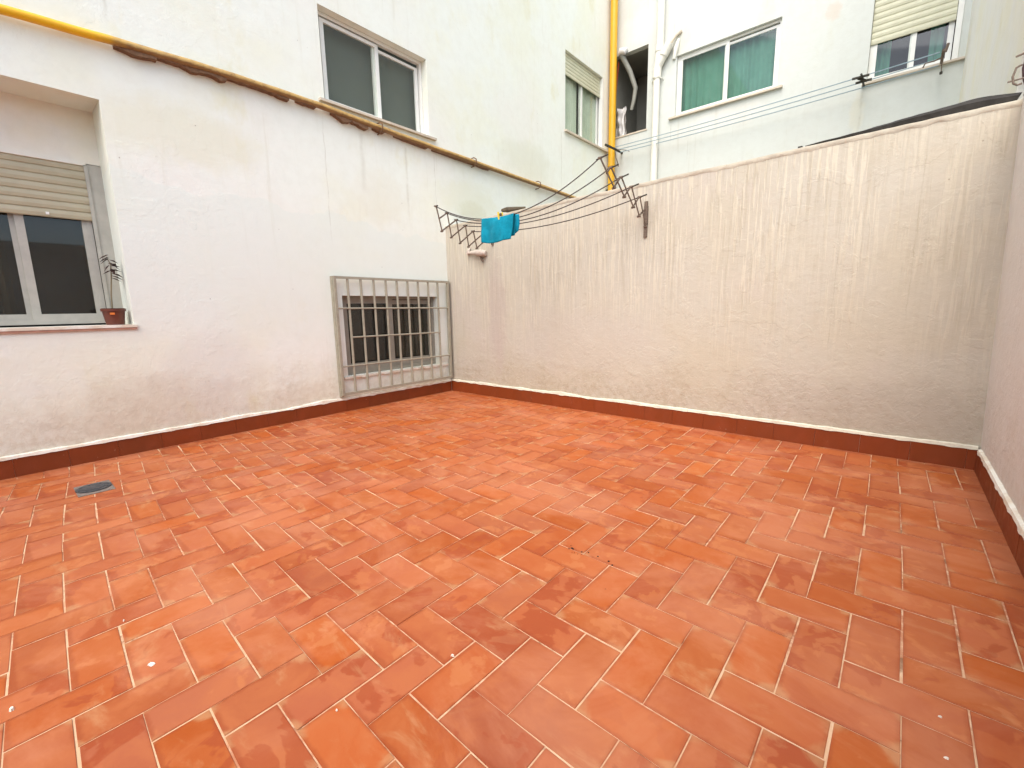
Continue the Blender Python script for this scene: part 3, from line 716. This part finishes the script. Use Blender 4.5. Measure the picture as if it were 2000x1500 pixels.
for a in ((-3.43, -3.16, .055, 1), (-3.16, -3.0, .022, 8.5), (-3.0, -2.64, .052, 2), (-2.64, -2.29, .012, 2.5), (-2.29, -2.08, .036, 3), (-1.62, -1.18, .060, 4), (-1.1, -.95, .03, 5), (-2.0, -1.8, .02, 6), (-.8, -.3, .015, 7), (-.2, .9, .012, 8)): ragged(*a)
for y in (-1.02, 2.1, -4.9, .55):
    MB().tube([(.0, y, pipez(y) + .055), (.06, y, pipez(y) + .058), (.107, y, pipez(y) + .03), (.112, y, pipez(y) - .02), (.07, y, pipez(y) - .058), (.0, y, pipez(y) - .06)], .008, 6).build('pipe_clip', 'brownmortar', gp)
gr = empty('gas_pipe', (.14, 4.55, 0), 'vertical bright yellow riser in the far corner of the two buildings', 'pipe')
MB().tube([(.105, 4.60, z) for z in (-.1, 3, 4.16)] , .068, 14).build('pipe', 'yellow', gr, smooth=True)
MB().tube([(.105, 4.60, z) for z in (4.10, 6, 9.2)], .071, 14).build('pipe_sleeve', 'yellow', gr, smooth=True)
MB().tube([(.105, 4.60, 4.09), (.105, 4.60, 4.125)], .079, 14).build('pipe_collar', 'yellow', gr, smooth=True)
MB().box((.0, 4.56, 3.62), (.19, 4.64, 3.65)).build('pipe_clip', 'rod', gr)

# ---------------------------------------------------------------- white drainpipe on the rear building
dp = empty('drainpipe', (1.01, YD - .08, 0), 'white drainpipe with a branch on the back building', 'pipe')
yy = YD - .085
MB().tube([(1.045, yy, z) for z in (5.93, 7.5, 9.2)], .066, 14).build('upper_pipe', 'pvc', dp, smooth=True)
MB().tube([(1.00, yy, z) for z in (-.1, 3, 5.60)], .064, 14).build('lower_pipe', 'pvc', dp, smooth=True)
mb = MB().tube([(1.00, yy, 5.52), (1.01, yy, 5.70)], .078, 14).tube([(1.01, yy, 5.69), (1.04, yy, 5.99)], .070, 14).tube([(1.04, yy, 5.97), (1.045, yy, 6.09)], .080, 14)
mb.tube([(1.03, yy, 5.72), (1.20, yy - .02, 5.97)], .066, 14).tube([(1.13, yy - .015, 5.87), (1.245, yy - .02, 6.04)], .080, 14)
mb.build('branch_joint', 'pvc', dp, smooth=True)
MB().tube([(1.22, yy, 6.02), (1.33, yy + .03, 6.15), (1.41, yy + .08, 6.22)], [.03, .025, .04], 8).build('branch_tube', 'sill', dp, smooth=True)
MB().tube([(1.30, YD - .02, 5.78), (1.34, YD - .035, 5.95), (1.38, YD - .02, 6.1)], [.03, .045, .02], 8).build('mortar_patch', 'pvc', dp, smooth=True)
for z in (5.50, 8.2):
    MB().tube([(.90, YD - .002, z - .07), (.915, yy, z - .01), (1.00, yy - .08, z), (1.085, yy, z + .01), (1.10, YD - .002, z)], .010, 6).build('pipe_clip', 'pvc', dp)

# ---------------------------------------------------------------- clothes line on the rear building
cl = empty('pulley_clothes_line', (2.5, 4.5, 4.4), 'thin blue-grey clothes line on rusty rods along the back building', 'clothes line')
MB().tube([(.262, YD, 4.36), (.262, 4.4, 4.36), (.262, 4.05, 4.347)], [.020, .022, .024], 8).build('rod', 'rod', cl, smooth=True)
MB().tube([(.262, 4.44, 4.345), (.263, 4.49, 4.20), (.264, 4.56, 4.14), (.264, 4.60, 4.06)], .009, 6).build('hook', 'rust', cl, smooth=True)
MB().tube([(.262, 4.5, 4.37), (.34, 4.58, 4.365), (.42, 4.66, 4.355), (.456, 4.70, 4.33)], .006, 5).build('loose_wire', 'rust', cl)
MB().tube([(4.25, YD, 4.42), (4.25, 4.42, 4.42), (4.24, 4.30, 4.43)], .014, 8).build('rod', 'rod', cl, smooth=True)
MB().box((4.13, 4.36, 4.415), (4.33, 4.40, 4.435)).box((4.17, 4.44, 4.37), (4.36, 4.47, 4.395)).tube([(4.20, 4.40, 4.42), (4.30, 4.46, 4.38)], .02, 6).build('pulley_bracket', 'rod', cl)
MB().tube([(5.10, YD, 4.44), (5.10, 4.50, 4.46), (5.10, 4.36, 4.47)], .017, 8).tube([(5.12, 4.42, 4.46), (5.14, 4.42, 4.56)], .016, 6).tube([(5.10, 4.46, 4.42), (5.02, 4.46, 4.40), (4.93, 4.46, 4.40), (4.91, 4.46, 4.35)], .009, 6).tube([(5.10, 4.5, 4.42), (5.105, 4.5, 4.24)], .006, 5).build('pulley_bracket', 'rust', cl)
MB().tube([(5.105, 4.5, 4.255), (5.105, 4.5, 4.225)], .016, 6).build('weight', 'rod', cl)
for y, z0, z1 in ((4.46, 4.405, 4.455), (4.55, 4.375, 4.405), (4.64, 4.345, 4.355)):
    pts = []
    for k in range(25):
        t = k / 24; pts.append((.27 + (5.07 - .27) * t, y - .02 * t, z0 + (z1 + .03 - z0) * t - .035 * 4 * t * (1 - t)))
    MB().tube(pts, .0075, 5).build('line', 'cord', cl)

# ---------------------------------------------------------------- window grille
gg = empty('window_grille', (.04, -.9, .2), 'cream painted steel grille over the low corner window', 'grille')
GX = .062; y0, y1, z0, z1 = -1.772, -.045, .205, 1.585
fr = MB()
fr.box((GX - .015, y0, z0), (GX + .015, y0 + .03, z1)).box((GX - .015, y1 - .03, z0), (GX + .015, y1, z1)).box((GX - .013, y0 + .03, z1 - .028), (GX + .013, y1 - .03, z1)).box((GX - .013, y0 + .03, z0), (GX + .013, y1 - .03, z0 + .028))
fr.build('grille_frame', 'grille', gg, bevel=.002)
MB().box((.001, y0 - .004, z0 - .02), (GX - .0155, y0 + .022, z1)).build('side_flange', 'grille', gg, bevel=.002)
MB().box((.001, y1 + .006, z0), (GX - .0155, y1 + .026, z1)).build('side_flange', 'grille', gg, bevel=.002)
for zz in (1.222, .884, .547):
    a, b = (y0 + .03, y1 - .03) if zz != .884 else (-1.60, -.235)
    MB().tube([(GX + .004, a, zz), (GX + .004, b, zz - .01)], .010, 8).build('cross_rod', 'grille', gg, smooth=True)
for i, y in enumerate((-1.595, -1.424, -1.251, -1.078, -.915, -.748, -.580, -.410, -.243)):
    MB().tube([(GX - .004, y, z0 + .02), (GX - .004, y, z1 - .02)], .0145, 8).build('bar', 'grille', gg, smooth=True)

# ---------------------------------------------------------------- scissor clothes dryer on the boundary wall
dr = empty('clothes_dryer', (1.9, 0, 2.1), 'rusty extending scissor clothes dryer with sagging wires fixed to the low wall', 'clothes dryer')
XL, XR = .90, 2.97
TR = [(-.935, 2.389), (-.749, 2.354), (-.558, 2.315), (-.353, 2.272), (-.171, 2.213)]
BR = [(-.685, 2.201), (-.488, 2.160), (-.302, 2.100), (-.173, 2.037), (-.022, 1.961)]
TL = [(-.93, 2.33), (-.77, 2.28), (-.63, 2.222), (-.485, 2.175), (-.357, 2.125)]
BL = [(-.86, 2.070), (-.718, 2.017), (-.58, 1.965), (-.445, 1.935), (-.30, 1.93)]
def arm(x, T_, B_, w, extra=None):
    for i in range(5):
        MB().bar((x + .006, T_[i][0], T_[i][1]), (x + .006, B_[i][0], B_[i][1]), .006, w).build('arm_bar', 'rust', dr)
    for i in range(3):
        MB().bar((x - .004, B_[i][0], B_[i][1]), (x - .004, T_[i + 2][0], T_[i + 2][1]), .006, w).build('arm_bar', 'rust', dr)
    mid = ((T_[0][0] + B_[0][0]) / 2, (T_[0][1] + B_[0][1]) / 2)
    MB().bar((x - .004, mid[0], mid[1]), (x - .004, T_[1][0], T_[1][1]), .006, w).build('arm_bar', 'rust', dr)
    e = extra
    for a, b in e: MB().bar((x - .004, a[0], a[1]), (x - .004, b[0], b[1]), .006, w).build('arm_bar', 'rust', dr)
    for p in T_ + B_: MB().tube([(x - .014, p[0], p[1]), (x + .018, p[0], p[1])], .011, 6).build('rivet', 'rust', dr)
arm(XR, TR, BR, .015, [(BR[3], (-.012, 2.135))])
arm(XL, TL, BL, .015, [(BL[3], (-.22, 2.09)), (BL[4], (-.10, 2.07)), ((-.22, 2.09), (-.01, 2.08))])
MB().box((XR - .016, -.020, 1.862), (XR + .016, -.001, 2.20)).box((XR - .018, -.022, 1.985), (XR + .020, -.0015, 2.155)).build('wall_bracket', 'rust', dr, bevel=.002)
MB().box((XL - .016, -.020, 2.0), (XL + .016, -.001, 2.24)).build('wall_bracket', 'rust', dr, bevel=.002)
SAG = (.282, .228, .171, .115, .095)
def wire_pt(i, t):
    l, r = TL[i], TR[i]
    return Vector((XL + (XR - XL) * t, l[0] + (r[0] - l[0]) * t, l[1] + (r[1] - l[1]) * t - SAG[i] * 4 * t * (1 - t)))
for i in range(5):
    MB().tube([wire_pt(i, k / 32) for k in range(33)], .0052, 6).build('wire', 'wire', dr, smooth=True)
    for x, q in ((XR, TR[i]), (XL, TL[i])):
        s = 1 if x == XR else -1
        MB().tube([(x - .03, q[0], q[1] - .008 * s), (x + .03 if s < 0 else x + .075, q[0], q[1] + (.012 if s > 0 else .004))], .007, 6).build('cross_pin', 'rod', dr)

# towel hanging over the outer wire
def towel(x0, x1, front, back, seed, name='towel'):
    mb = MB(); nu, nv = 26, 34
    xs0 = lambda z: 0
    def fn(i, j):
        t = (x0 + (x1 - x0) * i - XL) / (XR - XL); top = wire_pt(0, t)
        L_ = front * (1 + .03 * math.sin(i * 5)) + back; s = j * L_
        fr_ = front * (1 + .03 * math.sin(i * 5))
        r = .011
        if s < fr_:                       # front face, bottom to top
            dn = fr_ - s; side = -1
        else: dn = s - fr_; side = 1
        fold = .016 * math.sin(i * 7.5 + seed - dn * 5) * min(1, dn / .12) + .006 * math.sin(i * 17 + 2 + dn * 12) * min(1, dn / .15)
        yoff = side * (r + .004 * min(1, dn / .05)) + fold * (.8 if side < 0 else .5) + side * .012 * min(1, dn / .15)
        z = top.z + r - dn + (.0 if dn > .012 else -.0)
        x = top.x + .022 * math.sin(dn * 9 + seed) * (i - .4) - .02 * dn / front * (i > .75) * 1.5
        return (x, top.y + yoff, z)
    mb.grid(fn, nu, nv); return mb
mb = towel(1.625, 2.035, .245, .20, 1.0)
tw = own('towel', mb, 'towel', (1.83, -.93, 2.08), 'turquoise towel hanging over the outer wires of the dryer', 'towel', smooth=True, fix=False)
sol = tw.modifiers.new('thick', 'SOLIDIFY'); sol.thickness = .006; sol.offset = 0
mb = MB()
def fn(i, j):
    return (1.985 + .068 * i + .008 * math.sin(j * 5), -.915 + .045 * i + .014 * math.sin(i * 5 + j * 3), wire_pt(0, (1.985 + .068 * i - XL) / (XR - XL)).z + .010 - (.165 + .02 * (1 - i)) * (1 - j) - .0)
mb.grid(fn, 8, 12); fp = mb.build('towel_fold', 'towel', tw, smooth=True, fix=False); fp.location = (-1.83, .93, -2.08)
fp.modifiers.new('thick', 'SOLIDIFY').thickness = .006
pg = empty('clothes_peg', (1.862, -.93, 2.09), 'yellow clothes peg clipping the turquoise towel', 'clothes peg')
MB().hexa([(1.853, -.952, 2.035), (1.871, -.952, 2.035), (1.871, -.944, 2.035), (1.853, -.944, 2.035), (1.854, -.966, 2.125), (1.870, -.966, 2.125), (1.870, -.957, 2.125), (1.854, -.957, 2.125)]).build('leg', 'peg', pg)
MB().hexa([(1.853, -.912, 2.04), (1.871, -.912, 2.04), (1.871, -.904, 2.04), (1.853, -.904, 2.04), (1.854, -.905, 2.13), (1.870, -.905, 2.13), (1.870, -.896, 2.13), (1.854, -.896, 2.13)]).build('leg', 'peg', pg)
MB().tube([(1.850, -.93, 2.105), (1.874, -.93, 2.105)], .014, 8).build('spring', 'rust', pg)

# painted pipe stub below the dryer
st = empty('pipe_stub', (.63, -.03, 1.9), 'overpainted pipe stub with a rusty hook low on the wall under the towel', 'pipe stub')
MB().tube([(.47, -.03, 1.935), (.56, -.045, 1.93), (.66, -.05, 1.92), (.74, -.045, 1.91), (.80, -.03, 1.90)], [.018, .022, .036, .046, .030], 10).build('pipe', 'stub', st, smooth=True)
MB().tube([(.455, -.03, 1.915), (.475, -.03, 1.95), (.49, -.02, 1.99), (.495, -.004, 2.0)], [.022, .024, .014, .005], 8).build('plaster_lump', 'stub', st, smooth=True)
MB().tube([(.715, -.04, 1.87), (.722, -.035, 1.83), (.75, -.03, 1.795)], [.018, .015, .012], 6).build('hook', 'rust', st)
# ---------------------------------------------------------------- things on top of the boundary wall
mb = MB().tube([(1.03, .05, topz(1.05) + .05), (1.12, .03, topz(1.1) + .04), (1.26, .03, topz(1.2) + .026), (1.40, .05, topz(1.4) + .024)], [.022, .034, .028, .012], 7)
own('wood_stick', mb, 'wood', (1.2, .06, topz(1.2)), 'short dark weathered stick lying on the wall top above the towel', 'stick')
mb = MB(); rows = []
for i in range(61):
    t = i / 60; x = 4.27 + (5.40 - 4.27) * t; h = .012 + .062 * min(1, t * 1.25) + .006 * noise.noise(Vector((x * 9, 0, 1)))
    if t > .84: h *= 1 - (t - .84) * 2.1
    yy0 = .02 + .014 * noise.noise(Vector((x * 5, 2, 2))); z = topz(x) + .004
    rows.append([mb.bm.verts.new(q) for q in ((x, yy0, z + .002), (x, yy0 - .004, z + h * .55), (x + .02, yy0 + .03, z + h), (x, yy0 + .09, z + h * .8), (x, yy0 + .13, z + .002))])
for p, q in zip(rows, rows[1:]):
    for k in range(5): mb.bm.faces.new((p[k], q[k], q[(k + 1) % 5], p[(k + 1) % 5]))
mb.bm.faces.new(rows[0][::-1]); mb.bm.faces.new(rows[-1])
own('roofing_sheet', mb, 'felt', (4.8, .08, topz(4.8)), 'long strip of black bitumen sheet lying on top of the low wall', 'roofing sheet')
for x, w, lb in ((4.235, .03, 'small black crumb of felt on the wall top left of the sheet'),):
    own('felt_scrap', MB().box((x - w / 2, .02, topz(x) + .003), (x + w / 2, .05, topz(x) + .016)), 'felt', (x, .03, topz(x)), lb, 'scrap', bevel=.003)
# maroon wrapped pipe with wire loops at the right edge
mp_ = empty('wrapped_pipe', (5.41, .06, 2.5), 'dark maroon wrapped pipe with loose wires at the upper right edge', 'pipe')
pts = []; rr = []
for i in range(40):
    z = 2.44 + i * .06; pts.append((5.452 + .006 * math.sin(i * 1.7), .075, z)); rr.append(.048 + .010 * noise.noise(Vector((i * .6, 1, 1))) * 1.5 + (.0 if i > 4 else -.006 * (4 - i)))
MB().tube(pts, rr, 10).build('pipe', 'maroon', mp_, smooth=True)
MB().tube([(5.40, .03, 2.63), (5.375, .03, 2.62), (5.365, .03, 2.57), (5.372, .03, 2.53), (5.39, .03, 2.515), (5.41, .03, 2.52)], .006, 6).build('wire_loop', 'rust', mp_)
MB().tube([(5.345, .03, 2.545), (5.43, .03, 2.55)], .005, 6).build('wire_end', 'rust', mp_)
MB().tube([(5.365, .03, 2.685), (5.43, .03, 2.70)], .006, 6).build('wire_end', 'rust', mp_)

# ---------------------------------------------------------------- potted plant on the left sill
pp = empty('potted_plant', (-.12, -3.672, 1.108), 'withered plant in a small brown pot at the right end of the niche sill', 'plant')
cx_, cy_, cz_ = -.12, -3.668, 1.108
mb = MB(); mb.tube([(cx_, cy_, cz_), (cx_, cy_, cz_ + .118)], [.060, .076], 20); mb.tube([(cx_, cy_, cz_ + .112), (cx_, cy_, cz_ + .135)], [.083, .084], 20); mb.build('pot', 'pot', pp, smooth=True)
MB().tube([(cx_, cy_, cz_ + .1352), (cx_, cy_, cz_ + .138)], .076, 16).build('soil', 'soil', pp)
MB().box((cx_ + .060, cy_ - .035, cz_ + .085), (cx_ + .079, cy_ - .006, cz_ + .102)).build('pot_sticker', 'tag', pp)
MB().tube([(cx_, cy_ - .005, cz_ + .13), (cx_, cy_ + .002, cz_ + .25), (cx_, cy_ + .022, cz_ + .40), (cx_ + .005, cy_ + .03, cz_ + .50), (cx_, cy_ + .01, cz_ + .56)], [.006, .005, .005, .004, .003], 6).build('stem', 'stem', pp)
random.seed(3)
leaves = [(.55, 0, -1), (.56, .3, -1), (.54, -.2, 1), (.52, .4, 1), (.50, .2, -.6), (.49, -.3, 1), (.46, .2, 1), (.45, .1, -.7), (.43, -.4, 1), (.41, .5, 1), (.39, 0, .8), (.58, .1, -.3), (.47, .6, .3), (.51, -.6, .3)]
for z, ox, sy in leaves:
    b = Vector((cx_ + .002, cy_ + .024, cz_ + z)); d = Vector((ox * .6, sy, random.uniform(-.9, .1))).normalized(); L_ = random.uniform(.055, .085); sd_ = d.cross(Vector((0, 0, 1))).normalized() * L_ * .42
    mb = MB(); q = [b, b + d * L_ * .45 + sd_, b + d * L_ + Vector((0, 0, -.012)), b + d * L_ * .45 - sd_ + Vector((0, 0, .006))]
    v = [mb.bm.verts.new(p) for p in q]; mb.bm.faces.new((v[0], v[1], v[2])); mb.bm.faces.new((v[0], v[2], v[3])); lf = mb.build('leaf', 'leaf', pp, fix=False)
    lf.modifiers.new('thick', 'SOLIDIFY').thickness = .0015
# ---------------------------------------------------------------- floor drain
fd = empty('floor_drain', (.80, -4.06, 0), 'grey cast metal drain cover in the tiles near the left wall', 'drain')
MB().box((.675, -4.150, -.001), (.935, -3.962, .0030)).build('drain_frame', 'lead', fd, bevel=.001)
MB().tube([(.80, -4.058, .002), (.80, -4.058, .0085)], .094, 28).tube([(.80, -4.058, .008), (.80, -4.058, .0105)], .060, 24).build('cover', 'iron', fd)
for k in range(8):
    a = k * PI / 4 + .2; MB().box((.80 + .077 * math.cos(a) - .006, -4.058 + .077 * math.sin(a) - .006, .008), (.80 + .077 * math.cos(a) + .006, -4.058 + .077 * math.sin(a) + .006, .0106)).build('stud', 'iron', fd)
# cement smear round the drain
def blob(cx_, cy_, rx, ry, h, seed, n=18, z=.0022, am=.35):
    mb = MB(); rim = [mb.bm.verts.new((cx_ + rx * (1 + am * noise.noise(Vector((math.cos(2 * PI * k / n) * 1.9, math.sin(2 * PI * k / n) * 1.9, seed)))) * math.cos(2 * PI * k / n), cy_ + ry * (1 + am * noise.noise(Vector((math.cos(2 * PI * k / n) * 1.9, math.sin(2 * PI * k / n) * 1.9, seed + 5)))) * math.sin(2 * PI * k / n), z - .002)) for k in range(n)]
    top = [mb.bm.verts.new((cx_ + (v.co.x - cx_) * .7, cy_ + (v.co.y - cy_) * .7, z + h)) for v in rim]
    for k in range(n): mb.bm.faces.new((rim[k], rim[(k + 1) % n], top[(k + 1) % n], top[k]))
    mb.bm.faces.new(top); return mb
# chips, drops
chips = [(3.275, -4.445, .010, 'white plaster chip at the lower left edge of the floor', 1.5), (4.02, -4.02, .010, 'round drop of white mortar on a tile in the lower middle', 1), (3.13, -4.18, .013, 'white smeared plaster splash on a tile on the lower left', .4), (2.96, -4.28, .005, 'tiny pale plaster grain beside a joint on the left', 1)]
CH = [((12, 1392), .008, .006), ((884, 1282), .006, .005), ((296, 1297), .012, .0015), ((242, 1213), .004, .003), ((658, 1388), .004, .002), ((1837, 1401), .005, .002), ((1850, 1490), .006, .002)]
CL = ['white plaster chip at the lower left edge of the floor', 'round drop of white mortar beside a joint in the lower middle', 'smeared white plaster splash on a tile at the lower left', 'tiny pale grain at a joint just above the white smear', 'small pale fleck on a tile left of the bottom centre', 'small pale fleck on a tile at the lower right', 'pale fleck nearest the bottom right corner']
CP = [(2.998, -4.505), (3.885, -3.507), (3.107, -4.186), (2.747, -4.203), (3.774, -3.872), (5.148, -2.773), (5.152, -2.925)]
for (xy, s, h), lb, (x, y) in zip(CH, CL, CP):
    own('plaster_chip', blob(x, y, s * .85, s * .6, h, x * 7, 22, am=1.5), 'chip', (x, y, 0), lb, 'plaster chip')
random.seed(11); mb = MB()
for k in range(16):
    x = 3.885 + random.gauss(0, .05); y = -2.665 + random.gauss(0, .022); s = random.uniform(.001, .0035)
    mb.box((x - s, y - s, 0), (x + s, y + s, s * 1.2))
o = mb.build('dirt_crumbs', 'crumb'); tag(o, 'scatter of dark crumbs on the middle tiles', kind='stuff')
